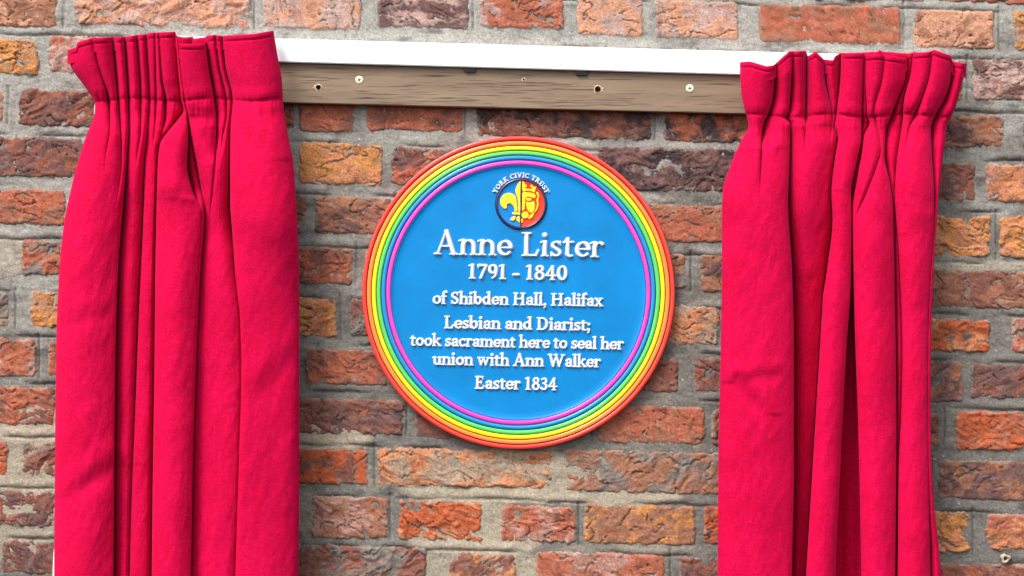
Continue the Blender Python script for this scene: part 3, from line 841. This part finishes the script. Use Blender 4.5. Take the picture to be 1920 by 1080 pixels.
def emb(pts, name, n=5, h=2.4):
    P = crom([((zx / 7.715 + 880) - ECX, ECY - (zy / 7.715 + 300)) for zx, zy in pts], n)
    V, F = relief(poly_sdf(P), P[:, 0].min() - 1.5, P[:, 0].max() + 1.5, P[:, 1].min() - 1.5, P[:, 1].max() + 1.5, 0.33, h, 1.1, edge=-0.55)
    W = np.stack([ex + V[:, 0] * S * KP, -(20.8 + V[:, 1]) * S, ez + V[:, 2] * S * KP], -1)
    return link(name, mesh_np(name, W, F[:, ::-1]), M_GOLD, emblem)
def ell(cx, cy, rx, ry): return [(cx + rx * math.cos(a), cy + ry * math.sin(a)) for a in np.linspace(0, 2 * math.pi, 9)[:-1]]
emb([(746, 305), (704, 345), (668, 415), (672, 490), (696, 560), (706, 640), (712, 740), (741, 745), (743, 600), (745, 450)], 'fleur_petal')
emb([(695, 745), (655, 738), (645, 690), (618, 650), (580, 630), (548, 650), (547, 690), (520, 712), (480, 690), (450, 640), (448, 570), (490, 503), (560, 475), (630, 488), (670, 530), (688, 600), (698, 690)], 'fleur_petal')
emb([(620, 765), (640, 750), (690, 752), (737, 760), (737, 798), (690, 796), (640, 795), (618, 782)], 'fleur_band')
emb([(660, 812), (620, 825), (590, 862), (610, 880), (648, 878), (676, 835)], 'fleur_foot')
emb([(705, 814), (733, 822), (737, 915), (715, 905), (682, 875), (690, 835)], 'fleur_foot')
emb([(768, 308), (800, 330), (836, 380), (812, 408), (870, 417), (908, 415), (880, 380), (902, 357), (938, 388), (975, 385), (962, 430), (943, 472), (890, 455), (830, 450), (766, 453)], 'crown')
emb([(768, 470), (850, 467), (930, 482), (966, 520), (945, 558), (905, 548), (850, 535), (818, 560), (812, 620), (804, 715), (780, 735), (760, 732), (762, 600)], 'hair_lock')
emb(ell(862, 572, 44, 26), 'eye')
emb([(822, 606), (860, 612), (905, 604), (938, 594), (953, 650), (943, 728), (905, 768), (862, 752), (832, 700)], 'face')
emb([(962, 472), (995, 465), (1016, 520), (1002, 580), (1007, 650), (986, 720), (945, 770), (925, 820), (880, 856), (852, 848), (882, 795), (925, 768), (967, 700), (978, 620), (968, 580), (988, 530)], 'hair_lock')
emb([(768, 762), (820, 742), (858, 775), (855, 828), (815, 850), (772, 843), (750, 800)], 'beard')
emb(ell(762, 882, 16, 36), 'beard')
# black dividing bar
V = []; F = []
for d in (20.0, 23.4):
    for (zx, zy) in ((749, 290), (761, 290), (747, 972), (735, 972)):
        x, _, z = px(zx / 7.715 + 880, zy / 7.715 + 300, 24); V.append((x, -d * S, z))
F = [(4, 5, 6, 7), (3, 2, 1, 0), (0, 1, 5, 4), (1, 2, 6, 5), (2, 3, 7, 6), (3, 0, 4, 7)]
link('dividing_bar', mesh_py('dividing_bar', V, F), M_NAVY, emblem)

# words curving over the emblem
s = 'YORK CIVIC TRUST'; cap = 8.6
adv = [GL[c].adv if c != ' ' else .42 for c in s]
tot = sum(adv); A0, A1 = math.radians(158), math.radians(22)
R0 = 49.6; t = 0
for c, a in zip(s, adv):
    if c != ' ':
        ang = A0 + (A1 - A0) * (t + a / 2) / tot
        kx = R0 * (A0 - A1) / (tot * cap)
        bx, by = ECX + R0 * math.cos(ang), ECY - R0 * math.sin(ang)
        rot = math.pi / 2 - ang
        put_letter(c, cap, bx - math.cos(rot) * a * cap * kx / 2, by - math.sin(rot) * a * cap * kx / 2, rot, 2.8, 0.9, 0.3, 0.12, kx)
    t += a

# ------------------------------------------------------------------ the curtains
def lerpk(keys, y):
    ys = np.array([k[0] for k in keys], float); vs = np.array([k[1] for k in keys], float)
    # smooth (monotone-ish) interpolation of traced values along the drop
    y = np.asarray(y, float)
    i = np.clip(np.searchsorted(ys, y) - 1, 0, len(ys) - 2)
    t = np.clip((y - ys[i]) / (ys[i + 1] - ys[i]), 0, 1)
    m = np.zeros(len(ys)); dd = np.diff(vs) / np.diff(ys)
    m[1:-1] = np.where(dd[:-1] * dd[1:] > 0, 2 * dd[:-1] * dd[1:] / (dd[:-1] + dd[1:] + 1e-12), 0)
    m[0], m[-1] = dd[0], dd[-1]
    h = (ys[i + 1] - ys[i])
    return ((2 * t**3 - 3 * t**2 + 1) * vs[i] + (t**3 - 2 * t**2 + t) * h * m[i] + (-2 * t**3 + 3 * t**2) * vs[i + 1] + (t**3 - t**2) * h * m[i + 1])

YB = 1230.0
def curtain(name, label, left, right, edges, offs, topkeys, tape, seed, cx, dents=()):
    """edges: (type, [(y,x)...], [(y,amp)...]) from left to right; offs: {panel: [(y, depth offset)...]}"""
    root = reg(empty(name, px(cx, 1230, 30), label, 'curtain', 'crimson curtains either side of the plaque'))
    ytop = 60.0
    ny = 330
    s = np.linspace(0, 1, ny)
    ys = ytop + (YB - ytop) * s ** 1.25
    base = lerpk([(60, 82), (120, 80), (tape - 8, 76), (tape + 4, 75), (tape + 60, 90), (400, 108), (700, 116), (1230, 124)], ys)
    Lx = lerpk(left, ys); Rx = lerpk(right, ys)
    Ex = [Lx] + [lerpk(e[1], ys) for e in edges] + [Rx]
    # keep order
    for i in range(1, len(Ex)):
        Ex[i] = np.maximum(Ex[i], Ex[i - 1] + 2.0)
    Am = [np.clip(lerpk(e[2], ys), 0, 1.2) for e in edges]
    off = [lerpk(offs[i], ys) if i in offs else np.zeros(ny) for i in range(len(edges) + 1)]
    for _ in range(8):                       # where a fold dies out its two sides meet at one depth
        for j in range(len(edges)):
            m_ = (off[j] + off[j + 1]) / 2; t_ = (1 - np.clip(Am[j], 0, 1)) ** 1.5 * .98
            off[j], off[j + 1] = off[j] + (m_ - off[j]) * t_, off[j + 1] + (m_ - off[j + 1]) * t_
    KX, KD = [], []
    def add(x, d): KX.append(x); KD.append(d)
    add(Lx + 5, base - 30 + off[0]); add(Lx, base - 16 + off[0])
    ne = len(edges)
    Wd = [Ex[i + 1] - Ex[i] for i in range(ne + 1)]
    GD = [Am[i] * np.clip(0.85 * np.minimum(Wd[i], Wd[i + 1]) + 12, 0, 40) for i in range(ne)]
    def bulge_at(gx, i, at_edge=False):
        # i = panel; edges up to i-1 lie on its left
        dL = gx - Lx; dR = Rx - gx
        for j in range(ne):
            far = (1 - np.clip(Am[j], 0, 1)) ** 2 * 260
            dd = np.abs(gx - Ex[j + 1]) + far
            if j < i or (at_edge and j == i): dL = np.minimum(dL, dd)
            if j >= i: dR = np.minimum(dR, dd)
        Wt = np.clip(dL + dR, 4, 400)
        return np.clip(0.26 * Wt, 0, 22) * np.clip(np.sin(np.pi * np.clip(dL / Wt, 0, 1)), 0, 1) ** 0.8
    for i in range(ne + 1):
        a, w = Ex[i], Wd[i]
        f = base + off[i]
        # what bounds this panel on either side: a front edge is tight, a tucked-under side falls away slowly
        def side(j, mine_front):
            if j < 0 or j >= ne: return 14 + 0 * w, 0.10 * w
            ty = edges[j][0]
            if ty == 'V': return GD[j] * .8, 0.15 * w
            return (GD[j] * .35, np.clip(.06 * w, 1.5, 5)) if ty == mine_front else (GD[j] * .75, np.clip(.26 * w, 3, 30))
        dl, rl = side(i - 1, 'R'); dr, rr_ = side(i, 'L')
        for t in (.05, .13, .26, .42, .58, .74, .87, .95):
            xx = w * t
            bulge = bulge_at(a + xx, i)
            d = f + bulge - dl * np.exp(-xx / rl) - dr * np.exp(-(w - xx) / rr_)
            add(a + xx, d)
        if i == ne: break
        e = Ex[i + 1]; Gd = GD[i]
        f1 = base + off[i]; f2 = base + off[i + 1]
        q = np.clip(np.minimum(w, Wd[i + 1]) * .10, .4, 3.5) * Am[i]
        ty = edges[i][0]
        be = bulge_at(e, i, True)
        lo = np.minimum(f1, f2) - Gd + be
        if ty == 'V':
            add(e, lo)
        elif ty == 'R':
            add(e + 1.5 * q, lo); add(e, f2 - .45 * Gd + be)
        else:
            add(e, f1 - .45 * Gd + be); add(e - 1.5 * q, lo)
    add(Rx, base - 16 + off[-1]); add(Rx - 5, base - 30 + off[-1])
    KX = np.array(KX).T; KD = np.array(KD).T      # ny, nk
    nk = KX.shape[1]; m = 5
    def spline(K):
        out = []
        for i in range(nk - 1):
            a = K[:, max(i - 1, 0)]; b = K[:, i]; c = K[:, i + 1]; d = K[:, min(i + 2, nk - 1)]
            for k in range(m):
                t = k / m
                cr = 0.5 * ((2 * b) + (c - a) * t + (2 * a - 5 * b + 4 * c - d) * t * t + (3 * b - a - 3 * c + d) * t ** 3)
                ln = b + (c - b) * t
                out.append(cr * .6 + ln * .4)
        out.append(K[:, -1])
        return np.array(out).T
    X = spline(KX); D = spline(KD)
    def sm(A, n):
        for _ in range(n):
            B = A.copy(); B[:, 1:-1] = (A[:, :-2] + 2 * A[:, 1:-1] + A[:, 2:]) / 4; A = B
        return A
    D = sm(D, 4); X = sm(X, 2)
    # top edge follows the traced hem
    U = X[0:1, :] * 0
    xt = lerpk([(a, b) for a, b in [(k[0], k[1]) for k in topkeys]], X[12, :]) if False else np.interp(X[8, :], [k[0] for k in topkeys], [k[1] for k in topkeys])
    tb = tape + 0 * xt
    Y = ys[:, None] + 0 * X
    hm = np.clip((tape + 30 - ys) / (tape + 30 - ytop), 0, 1)[:, None]      # 1 at the top, 0 below the tape
    Y = Y + (xt[None, :] - ytop) * hm
    # the sewn tape line pulls in, the cloth above and below puffs out; slow wrinkles
    dist = Y - tape - 3 * np.sin(X / 23.0)
    D = D - 4.0 * (1 + 0.7 * noise(X / 9, X * 0, seed + 9)) * np.exp(-(dist / 2.6) ** 2) + 2.5 * np.exp(-((dist - 16) / 9.0) ** 2) + 1.5 * np.exp(-((dist + 14) / 9.0) ** 2)
    fade = sstep(0, 60, dist)
    D = D + fade * (3.2 * noise(X / 60, Y / 130, seed) + 1.6 * fbm(X / 22 + Y / 70, Y / 60, seed + 3, 3)) + 0.7 * fbm(X / 12, Y / 30, seed + 6, 3)
    for (ax, ay, bx, by, wd, dp) in dents:
        L2 = (bx - ax) ** 2 + (by - ay) ** 2
        tt = np.clip(((X - ax) * (bx - ax) + (Y - ay) * (by - ay)) / L2, 0, 1)
        dd = np.hypot(X - ax - tt * (bx - ax), Y - ay - tt * (by - ay))
        D = D - dp * np.exp(-(dd / wd) ** 2) * np.sin(np.pi * np.clip(tt * .9 + .05, 0, 1)) ** .5
        D = D + dp * .5 * np.exp(-((dd - wd * 1.8) / wd) ** 2) * (Y < ay + (by - ay) * tt)
    gath = np.exp(-np.abs(dist - 8) / 26.0)
    D = D + 2.6 * gath * noise(X / 6.5, Y / 60, seed + 8)
    flo = np.where(Y < 240, 44.0, 32.0)
    D = flo + np.logaddexp(0, (D - flo) / 3.0) * 3.0
    # rolled hem along the top
    ht = Y - Y[0:1, :]
    D = D + 1.0 * np.sin(np.clip(ht / 9.0, 0, 1) * math.pi) - 1.5 * np.exp(-((ht - 10.0) / 1.4) ** 2)
    k = (CAMD - D * S) / CAMD
    def build(Xa, Da, Ya):
        kk = (CAMD - Da * S) / CAMD
        return np.stack([(Xa - 960) * S * kk, -Da * S, (540 - Ya) * S * kk], -1)
    P = build(X, D, Y)
    # fold the top hem over to the back so the cloth has thickness there
    Pt = build(X, D - 2.5, Y - 0.8)[0:1]; Pt2 = build(X, D - 4.5, Y + 1.0)[0:1]; Pt3 = build(X, D - 4.5, Y + 26)[0:1]
    P = np.concatenate([Pt3, Pt2, Pt, P], 0)
    nr = 3 + int(np.searchsorted(ys, ytop + 1))
    # hem strip is its own part: rows whose distance from the top is under ~10 mm at the middle
    split = 3 + int(np.searchsorted(ht[:, ht.shape[1] // 2], 9.5)) + 1
    Fh = grid_faces(split, P.shape[1])
    link('top_hem', mesh_np('top_hem', P[:split].reshape(-1, 3), Fh), M_HEM, root)
    B = P[split - 1:]
    o = link('drape', mesh_np('drape', B.reshape(-1, 3), grid_faces(*B.shape[:2])), M_CLOTH, root)
    return root, (X, D, Y)

def lining(root, pts_l, pts_r, seed):
    ys = np.linspace(max(pts_l[0][0], pts_r[0][0]), 1215, 90)
    L = lerpk(pts_l, ys); R = lerpk(pts_r, ys)
    t = np.linspace(0, 1, 70)
    X = L[:, None] + (R - L)[:, None] * t
    Y = ys[:, None] + 0 * X
    D = 20 + 4 * np.sin(X / 17 + 2 * noise(X / 90, Y / 300, seed)) * sstep(150, 300, Y) - 0 * X
    D = np.where(Y < 235, np.maximum(D, 39.0), D)
    kk = (CAMD - D * S) / CAMD
    P = np.stack([(X - 960) * S * kk, -D * S, (540 - Y) * S * kk], -1)
    me = mesh_np('lining', P.reshape(-1, 3), grid_faces(*X.shape))
    link('lining', me, M_LINING, root)

# left curtain, traced fold by fold
Lb = [(60, 126), (94, 131), (150, 160), (190, 178), (215, 177), (245, 165), (290, 150), (340, 136), (430, 118), (520, 110), (640, 105), (800, 103), (1080, 101), (1230, 101)]
Rb = [(58, 513), (100, 520), (150, 529), (185, 531), (220, 535), (260, 542), (300, 550), (400, 557), (500, 561), (700, 562), (900, 562), (1080, 560), (1230, 559)]
LE = [
 ('V', [(60, 172), (120, 186), (185, 204), (240, 206), (300, 198), (1230, 180)], [(60, .25), (140, .5), (185, .9), (240, .5), (300, .1), (340, 0), (1230, 0)]),
 ('V', [(60, 212), (130, 218), (185, 222), (240, 226), (300, 228), (420, 215), (1230, 205)], [(60, 1), (185, 1), (300, .5), (400, 0), (1230, 0)]),
 ('V', [(60, 234), (185, 241), (240, 242), (300, 238), (400, 230), (500, 222), (650, 217), (800, 215), (1080, 213), (1230, 212)], [(60, 1), (185, 1), (1230, 1)]),
 ('V', [(60, 257), (185, 264), (240, 264), (300, 256), (1230, 232)], [(60, .9), (200, .9), (290, .2), (320, 0), (1230, 0)]),
 ('R', [(60, 275), (185, 280), (260, 276), (300, 272), (400, 269), (590, 260), (777, 253), (950, 246), (1080, 243), (1230, 240)], [(60, .9), (185, 1), (1230, .75)]),
 ('V', [(60, 291), (185, 293), (240, 290), (300, 284), (1230, 262)], [(60, .6), (185, .8), (250, .3), (290, 0), (1230, 0)]),
 ('V', [(60, 297), (150, 304), (185, 310), (220, 309), (250, 303), (290, 291), (1230, 272)], [(60, .4), (185, .8), (230, .9), (270, .3), (300, 0), (1230, 0)]),
 ('R', [(60, 329), (120, 333), (185, 340), (207, 344), (226, 332), (245, 316), (270, 300), (300, 296), (400, 293), (500, 291), (700, 289), (900, 286), (1080, 284), (1230, 282)], [(60, .7), (185, .8), (220, 1), (1230, 1)]),
 ('L', [(60, 332), (120, 337), (185, 345), (218, 351), (260, 353), (310, 351), (360, 362), (400, 377), (520, 370), (700, 363), (1080, 354), (1230, 350)], [(60, .2), (185, .4), (230, 1), (340, 1), (420, .3), (1230, 0)]),
 ('R', [(60, 335), (120, 340), (185, 348), (218, 353), (262, 360), (330, 373), (400, 383), (520, 375), (700, 367), (850, 362), (1080, 358), (1230, 355)], [(60, .5), (185, .4), (240, .8), (1230, 1)]),
 ('L', [(60, 385), (120, 392), (185, 402), (235, 406), (300, 403), (350, 398), (420, 391), (520, 384), (1230, 372)], [(60, 1), (240, 1), (320, .6), (450, 0), (1230, 0)]),
 ('V', [(60, 404), (120, 411), (185, 424), (215, 425), (260, 417), (300, 414), (1230, 392)], [(60, .8), (200, .9), (260, .4), (300, 0), (1230, 0)]),
 ('R', [(60, 417), (120, 423), (185, 436), (240, 432), (300, 431), (380, 431), (423, 434), (517, 441), (603, 450), (700, 452), (850, 448), (1080, 441), (1230, 438)], [(60, .9), (380, 1), (480, .7), (620, .4), (1230, .4)]),
]
Loff = {0: [(60, -4), (1230, -2)], 3: [(60, 0), (240, -3), (400, -22), (1230, -32)], 4: [(60, 0), (240, -3), (400, -22), (1230, -32)], 5: [(60, -2), (400, -20), (1230, -28)], 6: [(60, -2), (300, -14), (1230, -28)], 7: [(60, -3), (300, -16), (1230, -28)],
        8: [(60, 0), (200, 2), (260, 10), (1230, 9)], 9: [(60, 6), (185, 4), (235, -22), (320, -26), (400, -14), (1230, -10)], 10: [(60, 13), (180, 12), (260, 2), (400, -26), (1230, -38)],
        11: [(60, -3), (300, -12), (450, -28), (1230, -38)], 12: [(60, -2), (300, -12), (450, -28), (1230, -38)], 13: [(60, 4), (1230, 10)]}
Ltop = [(120, 96), (131, 94), (144, 90), (147, 80), (160, 76), (175, 72), (212, 70), (235, 70), (258, 66), (275, 65), (283, 62), (329, 60), (332, 68), (336, 83), (384, 83), (388, 68), (404, 66), (418, 68), (450, 66), (480, 64), (514, 58)]
lc, _ = curtain('crimson_curtain', 'crimson pleated curtain at the left, hanging in broad folds from the white rail', Lb, Rb, LE, Loff, Ltop, 187, 11, 330, [(140, 930, 216, 872, 17, 5), (110, 615, 205, 590, 16, 2), (470, 760, 545, 680, 20, 2.5), (440, 240, 500, 300, 18, 3)])
lining(lc, [(100, 190), (180, 184), (192, 177), (214, 176), (232, 190), (400, 150), (900, 108), (1000, 105), (1040, 100), (1080, 98.5), (1230, 97)],
       [(100, 500), (300, 520), (1230, 540)], 3)

# right curtain
Lb2 = [(60, 1387), (118, 1388), (150, 1390), (190, 1396), (228, 1403), (238, 1403), (259, 1392), (290, 1377), (314, 1368), (356, 1355), (400, 1353), (500, 1353), (589, 1352), (733, 1349), (878, 1346), (1080, 1345), (1230, 1344)]
Rb2 = [(60, 1812), (120, 1803), (160, 1796), (200, 1786), (228, 1776), (260, 1773), (290, 1769), (350, 1762), (408, 1757), (517, 1750), (625, 1746), (733, 1745), (842, 1746), (950, 1752), (1022, 1760), (1080, 1765), (1230, 1768)]
RE = [
 ('L', [(60, 1456), (123, 1452), (153, 1450), (200, 1440), (225, 1432), (260, 1428), (340, 1425), (1230, 1420)], [(60, .7), (160, .9), (230, 1.1), (290, .5), (380, 0), (1230, 0)]),
 ('L', [(60, 1486), (100, 1485), (195, 1480), (214, 1474), (230, 1482), (292, 1481), (348, 1479), (372, 1478), (517, 1486), (661, 1489), (878, 1489), (1080, 1485), (1230, 1484)], [(60, .5), (195, .9), (230, .8), (300, 1), (1230, 1.1)]),
 ('V', [(60, 1512), (105, 1512), (205, 1511), (300, 1508), (1230, 1495)], [(60, 1), (205, .9), (250, .4), (330, 0), (1230, 0)]),
 ('V', [(60, 1545), (117, 1549), (160, 1555), (209, 1561), (264, 1558), (1230, 1500)], [(60, .8), (209, .9), (240, .5), (280, 0), (1230, 0)]),
 ('R', [(60, 1577), (106, 1576), (209, 1568), (234, 1565), (259, 1571), (292, 1566), (362, 1559), (408, 1561), (502, 1551), (625, 1533), (748, 1526), (878, 1519), (1080, 1509), (1230, 1504)], [(60, 1), (209, 1), (1230, 1)]),
 ('L', [(60, 1620), (106, 1619), (209, 1616), (259, 1615), (306, 1606), (362, 1596), (408, 1597), (517, 1596), (661, 1587), (878, 1576), (1080, 1567), (1230, 1562)], [(60, .8), (209, .9), (240, 1), (1230, 1)]),
 ('R', [(60, 1624), (106, 1623), (209, 1627), (226, 1630), (255, 1620), (280, 1617), (330, 1608), (394, 1599), (589, 1602), (806, 1609), (1080, 1615), (1230, 1618)], [(60, .6), (209, .8), (240, 1), (1230, 1)]),
 ('V', [(60, 1658), (115, 1654), (200, 1638), (240, 1645), (280, 1652), (320, 1640), (365, 1622), (410, 1606), (1230, 1622)], [(60, .4), (115, .4), (220, .6), (290, .5), (370, .5), (420, 0), (1230, 0)]),
 ('L', [(60, 1702), (112, 1698), (153, 1687), (214, 1669), (240, 1661), (292, 1659), (340, 1668), (370, 1673), (400, 1675), (589, 1679), (806, 1681), (1080, 1679), (1230, 1678)], [(60, 1), (214, 1), (1230, .9)]),
 ('R', [(60, 1712), (103, 1708), (181, 1694), (214, 1693), (248, 1689), (306, 1681), (362, 1678), (400, 1680), (480, 1686), (661, 1692), (770, 1690), (878, 1685), (1080, 1683), (1230, 1681)], [(60, .8), (214, .8), (1230, .9)]),
 ('V', [(60, 1747), (115, 1742), (170, 1728), (212, 1714), (240, 1704), (290, 1698), (1230, 1700)], [(60, .4), (170, .6), (215, .8), (260, .3), (300, 0), (1230, 0)]),
 ('L', [(60, 1788), (106, 1783), (153, 1773), (209, 1752), (237, 1746), (292, 1748), (362, 1752), (420, 1751), (517, 1744), (625, 1740), (733, 1739), (842, 1740), (950, 1742), (1080, 1745), (1230, 1746)], [(60, .9), (362, 1), (450, .6), (850, .5), (1080, .9), (1230, .9)]),
]
Roff = {0: [(60, 2), (1230, 2)], 1: [(60, 0), (230, 0), (1230, 4)], 2: [(60, 2), (230, -4), (320, -16), (600, -66), (1230, -82)], 3: [(60, 0), (260, -6), (350, -18), (600, -68), (1230, -84)],
        4: [(60, -6), (230, -10), (350, -20), (600, -68), (1230, -84)], 5: [(60, 4), (1230, 4)], 6: [(60, 0), (240, -14), (400, -18), (700, -80), (1230, -92)],
        7: [(60, 2), (240, 4), (1230, 5)], 8: [(60, 6), (1230, 6)], 9: [(60, -14), (240, -16), (400, -18), (1230, -20)], 10: [(60, 0), (240, 5), (1230, 3)], 11: [(60, 3), (240, 6), (1230, 3)], 12: [(60, -8), (1230, -8)]}
Rtop = [(1380, 118), (1390, 117), (1407, 116), (1437, 125), (1450, 123), (1462, 112), (1479, 97), (1511, 96), (1515, 106), (1530, 97), (1545, 112), (1562, 114), (1566, 106), (1576, 100), (1618, 100), (1623, 104), (1646, 102), (1698, 110), (1703, 101), (1740, 98), (1751, 94), (1782, 105), (1785, 116), (1804, 119), (1815, 120)]
rc, _ = curtain('crimson_curtain', 'crimson pleated curtain at the right, with deep dark hollows between its folds', Lb2, Rb2, RE, Roff, Rtop, 217, 47, 1560, [(1382, 718, 1428, 778, 14, 5), (1392, 716, 1462, 704, 12, 3), (1600, 360, 1660, 440, 16, 3), (1360, 420, 1460, 520, 24, 2)])
lining(rc, [(135, 1415), (300, 1400), (1230, 1380)], [(135, 1770), (300, 1740), (1230, 1730)], 8)

def heading_back(root, x0, x1, tops, yb, seed):
    """the gathered back of the heading, seen where the front dips"""
    xs = np.arange(x0, x1 + 1, 2.0); ys = np.linspace(0, 1, 24)
    top = np.interp(xs, [t[0] for t in tops], [t[1] for t in tops])
    Y = top[None, :] + (yb - top[None, :]) * ys[:, None]
    X = xs[None, :] + 3 * np.sin(xs / 5.0)[None, :] * (1 - ys[:, None])
    D = 47 + 5 * np.sin(xs / 6.5 + 2 * noise(xs / 30, xs * 0, seed))[None, :] + 0 * Y
    D = D + 1.5 * np.sin(np.clip((Y - top[None, :]) / 8, 0, 1) * math.pi)
    kk = (CAMD - D * S) / CAMD
    P = np.stack([(X - 960) * S * kk, -D * S, (540 - Y) * S * kk], -1)
    P2 = P[::-1].copy(); P2[:, :, 1] += 0.0025
    P = np.concatenate([P2[-8:], P], 0)
    link('heading_back', mesh_np('heading_back', P.reshape(-1, 3), grid_faces(*P.shape[:2])), M_HEM, root)
heading_back(lc, 190, 500, [(190, 76), (250, 72), (330, 66), (345, 70), (360, 68), (366, 73), (380, 70), (388, 68), (500, 68)], 185, 5)
heading_back(rc, 1572, 1775, [(1572, 103), (1600, 99), (1640, 97), (1650, 93), (1660, 97), (1700, 100), (1716, 97), (1740, 102), (1775, 108)], 215, 9)
